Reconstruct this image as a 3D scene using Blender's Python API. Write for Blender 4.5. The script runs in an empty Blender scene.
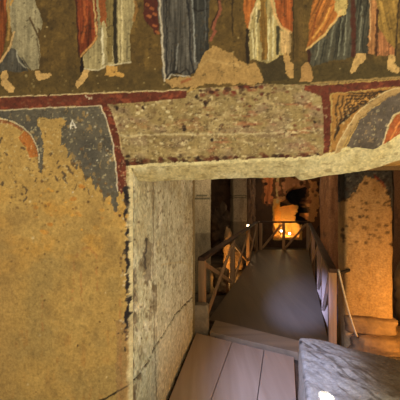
import bpy, math, random
import numpy as np
from mathutils import Vector, Matrix

# ------------------------------------------------------------------ camera, world, lights
SC = bpy.context.scene
COL = bpy.context.collection
F, CX, HZ, EYE = 307.0, 200.0, 196.0, 1.65       # focal length in pixels, centre column, horizon row, eye height
cam_d = bpy.data.cameras.new('camera')
cam = bpy.data.objects.new('camera', cam_d); COL.objects.link(cam)
cam.location = (0, 0, EYE); cam.rotation_euler = (math.pi/2, 0, 0)
cam_d.sensor_width = 36; cam_d.lens = F*36/400
cam_d.shift_y = -(200-HZ)/400.0
cam_d.clip_start = 0.02
SC.camera = cam

w = bpy.data.worlds.new('world'); SC.world = w; w.use_nodes = True
w.node_tree.nodes['Background'].inputs[0].default_value = (1.0, 0.93, 0.80, 1)
w.node_tree.nodes['Background'].inputs[1].default_value = 0.72

def light(name, kind, loc, target, energy, color, **kw):
    d = bpy.data.lights.new(name, kind); d.energy = energy; d.color = color
    o = bpy.data.objects.new(name, d); COL.objects.link(o)
    o.location = loc
    if target is not None:
        o.rotation_euler = (Vector(target)-Vector(loc)).to_track_quat('-Z', 'Y').to_euler()
    for k, v in kw.items(): setattr(d, k, v)
    return o
# daylight of the front room, from openings behind the visitor
light('daylight_right', 'AREA', (2.7, -1.2, 0.95), (-0.1, 2.4, 1.6), 105, (1.0, 0.93, 0.74), shape='RECTANGLE', size=1.8, size_y=1.8)
light('daylight_left', 'AREA', (-1.6, -2.2, 2.4), (-0.2, 1.8, 1.6), 36, (1.0, 0.93, 0.76), shape='RECTANGLE', size=2.0, size_y=1.6)
# cool skylight that slants in through the doorway on to the walkway
light('skylight_beam', 'SPOT', (-0.30, 0.3, 1.95), (1.56, 4.75, 0.0), 9500, (0.20, 0.30, 1.0), spot_size=math.radians(14), spot_blend=1.0, shadow_soft_size=0.06)
light('skylight_spill', 'SPOT', (-0.30, 0.3, 1.95), (0.78, 2.65, 0.1), 850, (0.36, 0.47, 1.0), spot_size=math.radians(31), spot_blend=1.0, shadow_soft_size=0.10)
# sliver of sun on the big block
light('sun_sliver', 'SPOT', (0.35, -0.6, 2.7), (0.722, 1.75, 0.5), 5000, (0.92, 0.97, 1.0), spot_size=math.radians(1.4), spot_blend=0.15, shadow_soft_size=0.01)
# warm floodlights of the inner hall, then two added fill lights
WARM = (1.0, 0.50, 0.13)
light('floodlight_right', 'POINT', (2.34, 2.78, 0.36), None, 44, WARM, shadow_soft_size=0.06)
light('floodlight_left', 'POINT', (0.62, 7.2, -0.05), None, 34, WARM, shadow_soft_size=0.05)
light('floodlight_far', 'POINT', (1.52, 9.9, 0.75), None, 6, (1.0, 0.6, 0.28), shadow_soft_size=0.05)
light('floodlight_niche', 'POINT', (3.30, 11.95, 0.35), None, 15, (1.0, 0.68, 0.26), shadow_soft_size=0.05)
light('fill_light_hall', 'AREA', (0.9, 5.0, 2.95), (1.6, 8.2, 0.9), 55, (1.0, 0.80, 0.56), shape='RECTANGLE', size=1.6, size_y=1.0)  # unseen fill, added to lift the dim hall and its pillars
light('fill_light_end', 'POINT', (2.6, 9.9, 1.9), None, 34, (1.0, 0.74, 0.48), shadow_soft_size=0.2)  # no lamp hangs here; added to brighten the end wall

vs = SC.view_settings
vs.view_transform = 'Standard'; vs.look = 'None'; vs.gamma = 1.0; vs.use_curve_mapping = False
vs.exposure = 0.0

# ------------------------------------------------------------------ helpers
def at(px, py, Y):                      # a pixel at a given depth -> a point in the room
    return Vector(((px-CX)/F*Y, Y, EYE-(py-HZ)/F*Y))
def proj(P):
    Y = np.maximum(P[:, 1], 0.05)
    return CX+F*P[:, 0]/Y, HZ-F*(P[:, 2]-EYE)/Y
def lin(c):
    c = np.array(c, float)/255.0
    return np.where(c <= .04045, c/12.92, ((c+.055)/1.055)**2.4)

def _h(ix, iy, seed):
    with np.errstate(over='ignore'):
        n = (ix.astype(np.int64)*374761393 + iy.astype(np.int64)*668265263 + seed*2147483647) & 0xffffffff
        n = ((n ^ (n >> 13))*1274126177) & 0xffffffff
        n = (n ^ (n >> 16)) & 0xffffffff
    return n/4294967295.0
def vnoise(x, y, seed=0):
    x = np.asarray(x, float); y = np.asarray(y, float)
    ix = np.floor(x); iy = np.floor(y); fx = x-ix; fy = y-iy
    fx = fx*fx*(3-2*fx); fy = fy*fy*(3-2*fy)
    a = _h(ix, iy, seed); b = _h(ix+1, iy, seed); c = _h(ix, iy+1, seed); d = _h(ix+1, iy+1, seed)
    return (a*(1-fx)+b*fx)*(1-fy)+(c*(1-fx)+d*fx)*fy
def fbm(x, y, seed=0, oct=4):           # -1 .. 1
    t = 0; a = 1; s = 0
    for k in range(oct):
        t = t+a*(vnoise(x*2**k+17*k, y*2**k-9*k, seed+k*31)*2-1); s += a; a *= .55
    return t/s
def sstep(a, b, x):
    t = np.clip((x-a)/(b-a), 0, 1); return t*t*(3-2*t)

class Paint:                            # pigment worked out vertex by vertex
    def __init__(s, px, py, base):
        s.px, s.py = px, py; s.n = len(px)
        s.c = np.tile(np.array(base, float), (s.n, 1)); s.mask = None
        s.jx = fbm(px/5, py/5, 5, 3)*3.0; s.jy = fbm(px/5+40, py/5, 9, 3)*3.0
    def inside(s, pts, rag=1.0):
        pts = np.array(pts, float)
        lo = pts.min(0)-4; hi = pts.max(0)+4
        idx = np.where((s.px > lo[0]) & (s.px < hi[0]) & (s.py > lo[1]) & (s.py < hi[1]))[0]
        x = s.px[idx]+s.jx[idx]*rag; y = s.py[idx]+s.jy[idx]*rag
        ins = np.zeros(len(idx), bool); j = len(pts)-1
        for i in range(len(pts)):
            xi, yi = pts[i]; xj, yj = pts[j]
            if yi != yj:
                ins ^= ((yi > y) != (yj > y)) & (x < (xj-xi)*(y-yi)/(yj-yi)+xi)
            j = i
        return idx[ins]
    def put(s, idx, col, a=1.0):
        a = np.asarray(a, float)
        if a.ndim: a = a[:, None]
        s.c[idx] = s.c[idx]*(1-a)+np.array(col, float)*a
    def poly(s, pts, col, rag=.5, a=1.0, folds=0.0, seed=1, lean=0.0):
        idx = s.inside(pts, rag)
        s.put(idx, col, a)
        if folds:
            x = s.px[idx]+lean*s.py[idx]; y = s.py[idx]
            f = fbm(x/2.6, y/34, seed, 3)
            g = fbm(x/1.15, y/26, seed+50, 2)
            s.c[idx] *= (1+folds*np.clip(f*1.9, -1, 1)+.7*folds*np.clip(g*1.6, -1, 1))[:, None]
        return idx
    def stroke(s, pts, wd, col, a=.9, rag=.4, broken=0.0):
        pts = np.array(pts, float)
        lo = pts.min(0)-wd-3; hi = pts.max(0)+wd+3
        idx = np.where((s.px > lo[0]) & (s.px < hi[0]) & (s.py > lo[1]) & (s.py < hi[1]))[0]
        x = s.px[idx]+s.jx[idx]*rag; y = s.py[idx]+s.jy[idx]*rag
        d = np.full(len(idx), 1e9)
        for p, q in zip(pts[:-1], pts[1:]):
            e = q-p; L = max((e*e).sum(), 1e-6)
            t = np.clip(((x-p[0])*e[0]+(y-p[1])*e[1])/L, 0, 1)
            d = np.minimum(d, np.hypot(x-p[0]-t*e[0], y-p[1]-t*e[1]))
        m = np.clip((wd/2+.4-d)/.8, 0, 1)*a
        if broken: m = m*(fbm(x/4, y/4, 77, 2) > broken-.6)
        s.put(idx, col, m); return idx
    def dots(s, n, box, r, cols, seed=3, stretch=1.0):
        rnd = random.Random(seed)
        for _ in range(n):
            cx = rnd.uniform(box[0], box[2]); cy = rnd.uniform(box[1], box[3]); rr = rnd.uniform(*r)
            idx = np.where((abs(s.px-cx) < 3*rr+2) & (abs(s.py-cy) < 3*rr+2))[0]
            if not len(idx): continue
            d = np.hypot((s.px[idx]-cx)/stretch+s.jx[idx]*.3, (s.py[idx]-cy)+s.jy[idx]*.3)
            s.put(idx, rnd.choice(cols), np.clip((rr+.4-d)/.8, 0, 1)*rnd.uniform(.5, 1))

def grid_mesh(P, nu, nv, flip=False, close_u=False, caps=False):
    """P: (nu*nv,3) array, u slow, v fast -> verts, faces"""
    i = np.arange(nu if close_u else nu-1)[:, None]; j = np.arange(nv-1)[None, :]
    i2 = (i+1) % nu
    a = (i*nv+j).ravel(); b = (i2*nv+j).ravel(); c = (i2*nv+j+1).ravel(); d = (i*nv+j+1).ravel()
    q = np.stack([a, b, c, d] if not flip else [a, d, c, b], 1)
    return P, q
def mesh_from(name, parts, material, parent=None, cols=None, smooth=True, extra_polys=None):
    V = []; Q = []; off = 0
    for P, q in parts:
        V.append(P); Q.append(q+off); off += len(P)
    V = np.concatenate(V).astype(np.float32); Q = np.concatenate(Q).astype(np.int32)
    me = bpy.data.meshes.new(name)
    me.vertices.add(len(V)); me.vertices.foreach_set('co', V.ravel())
    me.loops.add(Q.size); me.loops.foreach_set('vertex_index', Q.ravel())
    me.polygons.add(len(Q)); me.polygons.foreach_set('loop_start', np.arange(0, Q.size, 4, dtype=np.int32))
    me.polygons.foreach_set('loop_total', np.full(len(Q), 4, np.int32))
    me.polygons.foreach_set('use_smooth', np.full(len(Q), smooth))
    me.update(calc_edges=True); me.validate()
    if cols is not None:
        at_ = me.color_attributes.new('Col', 'FLOAT_COLOR', 'POINT')
        C = np.concatenate([np.clip(cols, 0, 1), np.ones((len(cols), 1))], 1).astype(np.float32)
        at_.data.foreach_set('color', C.ravel())
    me.materials.append(material)
    o = bpy.data.objects.new(name, me); COL.objects.link(o)
    if parent: o.parent = parent
    return o
def tag(o, label=None, cat=None, group=None, kind=None):
    if label: o['label'] = label
    if cat: o['category'] = cat
    if group: o['group'] = group
    if kind: o['kind'] = kind
    return o
def empty(name, loc, label, cat, group=None, rz=0):
    o = bpy.data.objects.new(name, None); COL.objects.link(o)
    o.location = loc; o.rotation_euler.z = rz; o.empty_display_size = .1
    return tag(o, label, cat, group)

# ------------------------------------------------------------------ materials
def new_mat(name):
    m = bpy.data.materials.new(name); m.use_nodes = True
    nt = m.node_tree; b = nt.nodes['Principled BSDF']
    b.inputs['Specular IOR Level'].default_value = .25
    return m, nt, b
def mat_painted(name, rough=.85, bump=.35, scale=60, var=.28, bdist=.004):
    m, nt, b = new_mat(name)
    at_ = nt.nodes.new('ShaderNodeAttribute'); at_.attribute_name = 'Col'
    tc = nt.nodes.new('ShaderNodeTexCoord')
    n1 = nt.nodes.new('ShaderNodeTexNoise'); n1.inputs['Scale'].default_value = scale; n1.inputs['Detail'].default_value = 6; n1.inputs['Roughness'].default_value = .65
    nt.links.new(tc.outputs['Object'], n1.inputs['Vector'])
    mr = nt.nodes.new('ShaderNodeMapRange'); mr.inputs[1].default_value = .3; mr.inputs[2].default_value = .7
    mr.inputs[3].default_value = 1-var; mr.inputs[4].default_value = 1+var
    nt.links.new(n1.outputs['Fac'], mr.inputs[0])
    mx = nt.nodes.new('ShaderNodeVectorMath'); mx.operation = 'SCALE'
    nt.links.new(at_.outputs['Color'], mx.inputs[0]); nt.links.new(mr.outputs[0], mx.inputs['Scale'])
    nt.links.new(mx.outputs[0], b.inputs['Base Color'])
    n2 = nt.nodes.new('ShaderNodeTexNoise'); n2.inputs['Scale'].default_value = scale*1.7; n2.inputs['Detail'].default_value = 5
    nt.links.new(tc.outputs['Object'], n2.inputs['Vector'])
    bp = nt.nodes.new('ShaderNodeBump'); bp.inputs['Strength'].default_value = bump; bp.inputs['Distance'].default_value = bdist
    nt.links.new(n2.outputs['Fac'], bp.inputs['Height']); nt.links.new(bp.outputs[0], b.inputs['Normal'])
    b.inputs['Roughness'].default_value = rough
    return m
def mat_rock(name, c1, c2, scale=3.0, bump=.6, rough=.9):
    m, nt, b = new_mat(name)
    tc = nt.nodes.new('ShaderNodeTexCoord')
    n1 = nt.nodes.new('ShaderNodeTexNoise'); n1.inputs['Scale'].default_value = scale; n1.inputs['Detail'].default_value = 8; n1.inputs['Roughness'].default_value = .65
    nt.links.new(tc.outputs['Object'], n1.inputs['Vector'])
    cr = nt.nodes.new('ShaderNodeValToRGB')
    cr.color_ramp.elements[0].position = .32; cr.color_ramp.elements[1].position = .68
    cr.color_ramp.elements[0].color = (*lin(c1), 1); cr.color_ramp.elements[1].color = (*lin(c2), 1)
    nt.links.new(n1.outputs['Fac'], cr.inputs[0]); nt.links.new(cr.outputs[0], b.inputs['Base Color'])
    n2 = nt.nodes.new('ShaderNodeTexNoise'); n2.inputs['Scale'].default_value = scale*7; n2.inputs['Detail'].default_value = 6
    nt.links.new(tc.outputs['Object'], n2.inputs['Vector'])
    bp = nt.nodes.new('ShaderNodeBump'); bp.inputs['Strength'].default_value = bump; bp.inputs['Distance'].default_value = .02
    nt.links.new(n2.outputs['Fac'], bp.inputs['Height']); nt.links.new(bp.outputs[0], b.inputs['Normal'])
    b.inputs['Roughness'].default_value = rough
    return m
def mat_wood(name, c1, c2, axis='Y', rough=.6, scale=9, spec=.3):
    m, nt, b = new_mat(name)
    tc = nt.nodes.new('ShaderNodeTexCoord'); mp = nt.nodes.new('ShaderNodeMapping')
    s = [scale]*3; s['XYZ'.index(axis)] = scale*.07; mp.inputs['Scale'].default_value = s
    nt.links.new(tc.outputs['Object'], mp.inputs['Vector'])
    n1 = nt.nodes.new('ShaderNodeTexNoise'); n1.inputs['Scale'].default_value = 2.2; n1.inputs['Detail'].default_value = 7; n1.inputs['Distortion'].default_value = .6
    nt.links.new(mp.outputs[0], n1.inputs['Vector'])
    cr = nt.nodes.new('ShaderNodeValToRGB'); cr.color_ramp.elements[0].position = .3; cr.color_ramp.elements[1].position = .72
    cr.color_ramp.elements[0].color = (*lin(c1), 1); cr.color_ramp.elements[1].color = (*lin(c2), 1)
    nt.links.new(n1.outputs['Fac'], cr.inputs[0]); nt.links.new(cr.outputs[0], b.inputs['Base Color'])
    bp = nt.nodes.new('ShaderNodeBump'); bp.inputs['Strength'].default_value = .3; bp.inputs['Distance'].default_value = .003
    nt.links.new(n1.outputs['Fac'], bp.inputs['Height']); nt.links.new(bp.outputs[0], b.inputs['Normal'])
    b.inputs['Roughness'].default_value = rough; b.inputs['Specular IOR Level'].default_value = spec
    return m
def mat_emit(name, col, st):
    m, nt, b = new_mat(name)
    b.inputs['Emission Color'].default_value = (*col, 1); b.inputs['Emission Strength'].default_value = st
    return m
M_FRESCO = mat_painted('fresco_plaster', bump=.45, scale=70, var=.22)
M_STONE = mat_painted('hewn_stone', bump=.8, scale=45, var=.34, bdist=.008)
M_BLOCK = mat_painted('chiselled_stone', bump=.8, scale=45, var=.26, bdist=.006, rough=.75)
M_ROCK = mat_rock('cave_rock', (46, 34, 24), (92, 72, 50), 2.2)
M_ROCKL = mat_rock('warm_rock', (95, 72, 46), (165, 132, 88), 3.0)
M_GREY = mat_rock('grey_tufa', (110, 98, 78), (150, 134, 106), 9.0)
M_FLOOR = mat_rock('rock_floor', (52, 42, 32), (92, 78, 60), 4.0)
M_DECK = mat_wood('deck_wood', (74, 58, 36), (88, 70, 44), 'Y', rough=.55, scale=5)
M_PLANK = mat_wood('plank_wood', (158, 134, 108), (178, 154, 128), 'Y', rough=.5, scale=5)
M_STEP = mat_wood('step_wood', (118, 100, 76), (146, 124, 94), 'X', rough=.55, scale=5)
M_POST = mat_wood('rail_wood', (128, 96, 62), (166, 128, 84), 'Z', rough=.6)
M_RAIL = mat_wood('handrail_wood', (48, 34, 24), (80, 58, 40), 'Y', rough=.65, spec=.15)
M_ROPE = mat_rock('pale_rope', (170, 155, 125), (205, 190, 160), 40, .3)
M_IRON = mat_rock('dark_iron', (24, 22, 20), (40, 36, 32), 20, .2, .5)
M_BULB = mat_emit('lamp_glass', (1.0, .78, .42), 14)
M_CAN = mat_rock('lamp_housing', (38, 34, 30), (60, 54, 46), 20, .1, .5)

# ------------------------------------------------------------------ front fresco wall
C0 = np.array([-0.394, 1.73]); ES = np.array([.986, -.1666]); EN = np.array([.1666, .986])
def wpt(s, n, z):
    s, n, z = np.broadcast_arrays(np.asarray(s, float), np.asarray(n, float), np.asarray(z, float))
    x = C0[0]+ES[0]*s+EN[0]*n; y = C0[1]+ES[1]*s+EN[1]*n
    return np.stack([x.ravel(), y.ravel(), z.ravel()], 1)
def s_of(px):
    k = (px-CX)/F; return (1.73*k+.394)/(.986+.1666*k)
def z_of(py, s):
    return EYE-(py-HZ)/F*(1.73-.1666*s)
# bottom edge of the lintel face (pixel column -> row), turned into s -> z
LB = [(126, 169), (150, 166), (200, 164), (250, 161.5), (300, 159.5), (322, 158), (342, 151), (358, 146), (376, 148), (388, 143), (400, 138), (440, 120), (520, 90), (620, 70)]
LBs = np.array([s_of(a) for a, b in LB]); LBz = np.array([z_of(b, s_of(a)) for a, b in LB])
# lower lip of the chamfer, 0.4 m into the wall
LN = .13
def lip_z(s):
    px = CX+F*(C0[0]+ES[0]*s+EN[0]*LN)/(C0[1]+ES[1]*s+EN[1]*LN)
    row = np.interp(px, [150, 195, 240, 285, 295, 299, 303, 328, 358, 382, 400, 450, 560], [181.5, 180, 178.5, 177, 176, 179.5, 180.5, 176, 172, 166, 160, 140, 100])
    return EYE-(row-HZ)/F*(C0[1]+ES[1]*s+EN[1]*LN)

ST = .0046
S_L, S_R, Z_B, Z_T = -2.0, 2.7, -.08, 3.6
# --- left panel
ns = int(-S_L/ST*.8); s1 = np.concatenate([np.linspace(S_L, -1.1, 60, endpoint=False), np.linspace(-1.1, 0, int(1.1/ST))])
z1 = np.linspace(Z_B, Z_T, int((Z_T-Z_B)/ST))
S1, Z1 = np.meshgrid(s1, z1, indexing='ij')
# --- lintel panel
s2 = np.concatenate([np.linspace(0, 1.45, int(1.45/ST)), np.linspace(1.45, S_R, 90)[1:]])
v2 = np.linspace(0, 1, int((Z_T-1.83)/ST))
S2, V2 = np.meshgrid(s2, v2, indexing='ij')
lb = np.interp(S2, LBs, LBz)+.004*fbm(S2*14, S2*0, 3, 3)
Z2 = lb+(Z_T-lb)*V2

def paint_wall(P):
    px, py = proj(P)
    pyc = np.where(py < 0.5, 0.5, py)
    base = lin((170, 133, 66))
    A = Paint(px, pyc, base)
    n1 = fbm(px/38, pyc/38, 11, 4); n2 = fbm(px/7, pyc/7, 21, 4); n3 = fbm(px/2.2, pyc/2.2, 31, 2)
    # ochre plaster with orange and greyer clouds
    A.put(slice(None), lin((190, 134, 44)), .5*sstep(.05, .5, fbm(px/24, pyc/16, 44, 3))*sstep(175, 195, py)*sstep(300, 240, py))
    A.put(slice(None), lin((152, 124, 68)), .6*sstep(-.1, .5, -n1))
    A.put(slice(None), lin((182, 146, 76)), .45*sstep(.1, .6, n1))
    A.put(slice(None), lin((122, 92, 42)), .35*sstep(.15, .6, n2))
    A.put(slice(None), lin((168, 112, 46)), .35*sstep(.2, .6, fbm(px/6, pyc/20, 61, 3))*(pyc > 330))
    # faint reddish drawing low on the wall
    for pts in ([(72, 300), (74, 262), (80, 250), (90, 247), (96, 256), (97, 290)], [(80, 270), (82, 300)], [(42, 295), (43, 330)], [(120, 300), (121, 390)]):
        A.stroke(pts, 2.2, lin((165, 98, 48)), a=.38, broken=.45)
    A.stroke([(12, 232), (12, 300)], 1.5, lin((140, 108, 60)), a=.4, broken=.5)
    A.dots(26, (0, 190, 125, 400), (.5, 1.3), [lin((95, 66, 34)), lin((115, 78, 36))], 5)
    A.dots(10, (0, 190, 125, 400), (.6, 1.4), [lin((195, 168, 112))], 15)
    # --- grey field
    grey = lin((100, 91, 72))
    gi = A.poly([(-140, 112), (0, 109), (101, 105), (106, 116), (111, 134), (116, 160), (119, 192), (117, 212), (113, 206), (110, 196), (104, 200), (100, 186), (95, 190),
                 (90, 176), (85, 182), (80, 165), (76, 170), (72, 154), (68, 158), (66, 144), (60, 146), (61, 130), (67, 120), (61, 116), (52, 119), (40, 118), (37, 122),
                 (42, 132), (43, 150), (44, 168), (40, 174), (38, 160), (33, 145), (26, 132), (14, 122), (0, 118), (-140, 118)], grey, rag=.9)
    f = fbm(px[gi]/9, pyc[gi]/9, 71, 4); A.c[gi] *= (1+.20*f)[:, None]
    A.put(gi, lin((150, 120, 70)), .75*(fbm(px[gi]/4, pyc[gi]/6, 81, 3) > .36))
    A.put(gi, lin((78, 74, 66)), .5*sstep(0, .5, fbm(px[gi]/18, pyc[gi]/18, 83, 2)))
    # holes of bare plaster and surviving flakes
    rnd = random.Random(4)
    fl = [(27, 190), (60, 165), (62, 172), (58, 160), (52, 153), (64, 178), (25, 186), (72, 160), (22, 148), (6, 152), (3, 182), (30, 150), (67, 166), (56, 176), (88, 190), (76, 184), (26, 196), (84, 186), (70, 172), (36, 178), (2, 138)]
    for x, y in fl:
        A.stroke([(x, y), (x+rnd.uniform(-3, 3), y+rnd.uniform(2, 6))], rnd.uniform(1.2, 3.0), lin((92, 72, 50)), a=.85, rag=.8)
    A.dots(60, (10, 140, 118, 215), (.7, 1.8), [lin((100, 76, 46)), lin((118, 84, 44))], 8)
    A.dots(30, (30, 185, 120, 235), (.7, 2.2), [lin((196, 140, 50)), lin((176, 116, 40))], 9, 1.6)
    # halo
    hc = (-3, 161)
    r = np.hypot(px-hc[0]+A.jx*.2, (pyc-hc[1])+A.jy*.2)
    ang = np.degrees(np.arctan2(-(pyc-hc[1]), px-hc[0]))
    left = (px < 70)
    A.put(np.where(left & (abs(r-42.3) < .6) & (ang > -2))[0], lin((190, 170, 126)), .85)
    A.put(np.where(left & (r < 41.4) & (r > 31+3*n2) & (ang > 6) & (ang < 48))[0], lin((172, 98, 32)), .9)
    A.put(np.where(left & (r < 41.4) & (r > 38.5) & (ang > 50) & (ang < 110))[0], lin((150, 84, 44)), .8)
    A.stroke([(70, 128), (72.5, 120), (75.5, 128)], .9, lin((215, 205, 180))); A.stroke([(71, 125), (75, 125)], .8, lin((215, 205, 180)))
    A.dots(22, (70, 110, 116, 200), (.4, .9), [lin((178, 168, 140))], 12)
    # --- lintel field: bare, worn plaster
    li = A.inside([(104, 97), (190, 92), (230, 76), (262, 80), (330, 84), (326, 160), (322, 200), (126, 200), (122, 150), (116, 125)], .6)
    A.put(li, lin((146, 122, 72)))
    x, y = px[li], pyc[li]
    A.put(li, lin((170, 146, 96)), .65*sstep(0, .5, fbm(x/12, y/5, 91, 4)))
    A.put(li, lin((118, 92, 56)), .6*sstep(.05, .5, fbm(x/8, y/5, 92, 4)))
    A.put(li, lin((152, 84, 52)), .6*sstep(.12, .5, fbm(x/14, y/4, 93, 3))*sstep(150, 230, x))
    A.put(li, lin((158, 92, 56)), .35*sstep(.1, .5, fbm(x/9, y/4, 95, 3))*np.exp(-((y-124)/5)**2))
    A.put(li, lin((138, 112, 84)), .5*sstep(.05, .5, fbm(x/20, y/10, 94, 2)))
    A.stroke([(118, 136), (160, 134), (210, 134), (262, 133), (322, 130)], 1.8, lin((190, 170, 122)), a=.6, broken=.2)
    A.stroke([(120, 139), (200, 137), (262, 136), (322, 133)], 1.3, lin((122, 98, 62)), a=.55, broken=.3)
    A.dots(70, (195, 88, 320, 132), (.5, 1.5), [lin((105, 46, 28)), lin((80, 46, 28))], 21, 1.5)
    A.put(li, lin((190, 170, 120)), .6*sstep(.3, .55, fbm(x/4, y/2.6, 96, 3)))
    A.put(li, lin((84, 58, 34)), .6*sstep(.34, .56, fbm(x/4, y/2.8, 97, 3)))
    A.dots(60, (116, 98, 200, 150), (.5, 1.5), [lin((112, 70, 40)), lin((190, 170, 120))], 22, 1.4)
    A.dots(26, (200, 86, 262, 96), (1.2, 2.4), [lin((74, 40, 26)), lin((120, 48, 30))], 24, 1.6)
    rnd = random.Random(6)
    for k in range(120):
        x0 = rnd.uniform(122, 322); yy = 162.5-(x0-122)*.032+rnd.gauss(0, 1.8)
        A.dots(1, (x0, yy, x0+.1, yy+.1), (.9, 2.2), [lin((88, 36, 22)), lin((62, 34, 22)), lin((112, 54, 30))], 1000+k, 1.5)
    for x0, y0 in [(143, 107), (197, 97), (206, 104), (316, 120), (318, 155), (212, 138), (184, 128), (116, 108), (128, 157), (198, 158)]:
        A.dots(3, (x0-1, y0-2, x0+1, y0+2), (1.2, 2.0), [lin((58, 36, 26))], int(x0))
    # --- pale lintel chamfer edge
    ci = np.where((np.interp(px, [a for a, b in LB], [b for a, b in LB])-3+1.4*n2 < pyc) & (px > 128))[0]
    A.put(ci, lin((196, 178, 124)))
    # pale lower rim of arch
    A.poly([(322, 158), (334, 152), (345, 149), (352, 146), (362, 149), (376, 150), (384, 145), (393, 139), (402, 133), (430, 122), (430, 180), (322, 180)], lin((196, 176, 116)), rag=.5)
    # --- upper field behind the figures
    ui = A.inside([(-140, -50), (620, -50), (620, 60), (400, 78.5), (311, 84.5), (262, 84), (190, 89), (187, 91), (100, 93), (0, 97), (-140, 102)], .25)
    A.put(ui, lin((108, 82, 36)))
    x, y = px[ui], pyc[ui]
    A.put(ui, lin((84, 64, 30)), .7*sstep(0, .5, fbm(x/10, y/12, 101, 4)))
    A.put(ui, lin((134, 102, 44)), .6*sstep(.1, .55, fbm(x/7, y/9, 102, 4)))
    A.put(ui, lin((80, 68, 34)), .65*sstep(54, 66, y)*(x > 255))
    A.put(ui, lin((92, 74, 36)), .5*sstep(66, 74, y)*(x < 200))
    A.dots(50, (0, 20, 400, 92), (.35, .9), [lin((176, 150, 92))], 31)
    A.dots(24, (20, 76, 190, 92), (.5, 1.3), [lin((150, 128, 76))], 32)
    feet = lin((188, 148, 84))
    cream = lin((160, 142, 98)); creamL = lin((188, 170, 122))
    orange = lin((176, 84, 30)); oredge = lin((198, 140, 74)); dark = lin((40, 28, 18))
    # figure 1
    A.poly([(-40, -2), (6, -2), (7, 18), (5, 42), (0, 60), (-30, 66)], lin((144, 72, 26)), folds=.4, seed=2)
    A.poly([(6, -2), (33, -2), (38, 10), (43, 24), (40, 31), (37, 27), (40, 50), (40, 69), (31, 70), (25, 67), (15, 71), (4, 70), (5, 58), (12, 44), (13, 36), (8, 20)], lin((150, 136, 98)), folds=.16, seed=3)
    A.poly([(-20, 64), (1, 62), (11, 47), (15, 50), (22, 60), (27, 67), (28, 71), (16, 72), (6, 71), (-20, 72)], lin((84, 78, 64)), folds=.4, seed=4)
    A.stroke([(-6, 66), (1, 60), (8, 50), (12, 41), (14, 32)], 2.2, lin((196, 156, 96)))
    A.stroke([(8, 40), (9, 24), (8, -1)], 2.4, lin((176, 132, 62)), a=.8)
    A.stroke([(30, 18), (33, 26), (39, 38)], 2.0, lin((88, 62, 28)))
    A.stroke([(40, 31), (37, 40), (39, 55), (40, 68)], 1.0, lin((96, 74, 40)))
    A.stroke([(16, 50), (19, 62), (26, 68)], 1.3, lin((170, 160, 130)), a=.8)
    A.stroke([(12, 0), (11, 5)], 2, lin((190, 140, 60)))
    A.stroke([(22, 58), (30, 69)], 1.2, lin((60, 56, 52)), a=.8)
    A.poly([(0, 75), (3, 71), (7, 71), (8, 75), (7, 80), (15, 88), (14, 92), (8, 92), (1, 84)], feet)
    A.poly([(35, 71), (40, 70), (42, 73), (51, 73), (52, 75), (49, 78), (42, 80), (38, 80), (36, 76)], feet)
    # figure 2
    A.poly([(75, -2), (99, -2), (97, 34), (90, 45), (80, 55), (78, 40)], lin((136, 60, 24)), folds=.45, seed=6)
    A.stroke([(84, -1), (86, 20), (82, 42)], 2.4, lin((186, 96, 40)), a=.6)
    A.stroke([(76, -1), (78, 30), (79, 56)], 1.6, lin((70, 34, 18)))
    A.poly([(97, -2), (135, -2), (134, 20), (130, 34), (131, 62), (106, 66), (98, 70), (84, 69), (83, 57), (97, 38)], lin((158, 140, 92)), folds=.28, seed=7)
    A.poly([(99, -2), (106, -2), (107, 29), (104, 20), (100, 25)], lin((152, 82, 34)))
    A.poly([(106, -2), (113, -2), (114, 20), (112, 62), (107, 62)], lin((140, 118, 64)), folds=.2, seed=8)
    A.stroke([(114.5, -1), (115.5, 62)], 4.0, lin((34, 26, 16)))
    A.stroke([(122, -1), (122, 62)], 1.1, lin((204, 184, 130)), a=.9); A.stroke([(102, 28), (103, 64)], 2.0, lin((204, 190, 148)), a=.9)
    A.stroke([(118.6, -1), (119, 62)], 1.2, lin((188, 168, 112)), a=.9)
    A.stroke([(97, 36), (90, 46), (81, 56)], 1.8, oredge)
    A.stroke([(94, 0), (96, 34)], 1.6, lin((196, 160, 96)))
    A.poly([(80, 57), (83, 56), (83, 71), (80, 73)], dark)
    A.stroke([(84, 69), (98, 70), (106, 66), (131, 62)], 1.3, lin((200, 184, 140)), a=.8)
    A.poly([(75, 85), (77, 80), (82, 75), (83, 70), (89, 70), (88, 77), (82, 85), (78, 88)], feet)
    A.poly([(105, 75), (106, 66), (117, 66), (117, 72), (124, 74), (123, 77), (110, 76)], lin((190, 142, 66)))
    A.stroke([(134, 0), (137, 8), (134, 20)], 3, lin((160, 112, 50)), a=.7)
    # figure 3, slate blue
    A.poly([(143, -2), (158, -2), (159, 30), (155, 36), (152, 28), (147, 23), (144, 18)], lin((96, 42, 28)))
    for x0, y0 in [(146, 4), (151, 8), (148, 16), (154, 14), (154, 25), (156, 32)]:
        A.stroke([(x0, y0), (x0+2, y0+1)], 3, lin((168, 92, 46)), a=.85)
    A.poly([(157, -2), (209, -2), (209, 50), (204, 60), (197, 66), (196, 72), (188, 76), (178, 73), (168, 77), (164, 82), (162, 76), (162, 50), (159, 20)], lin((90, 84, 72)), folds=.5, seed=9)
    A.poly([(190, -2), (209, -2), (209, 50), (203, 61), (197, 62)], lin((62, 62, 54)), a=.75, folds=.35, seed=10)
    A.stroke([(159, -1), (162, 30), (163, 60), (165, 81)], 1.8, lin((186, 170, 138)), a=.9)
    A.stroke([(166, -1), (167, 40), (166, 74)], 1.2, lin((44, 42, 40)), a=.9)
    A.stroke([(163, 0), (165, 40), (168, 70)], 1.0, lin((60, 56, 52)))
    A.stroke([(187, -1), (190, 30), (190, 55), (194, 72)], 1.9, lin((42, 42, 42)))
    A.stroke([(192, -1), (194, 30), (195, 62)], 1.5, lin((150, 148, 134)), a=.75)
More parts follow.
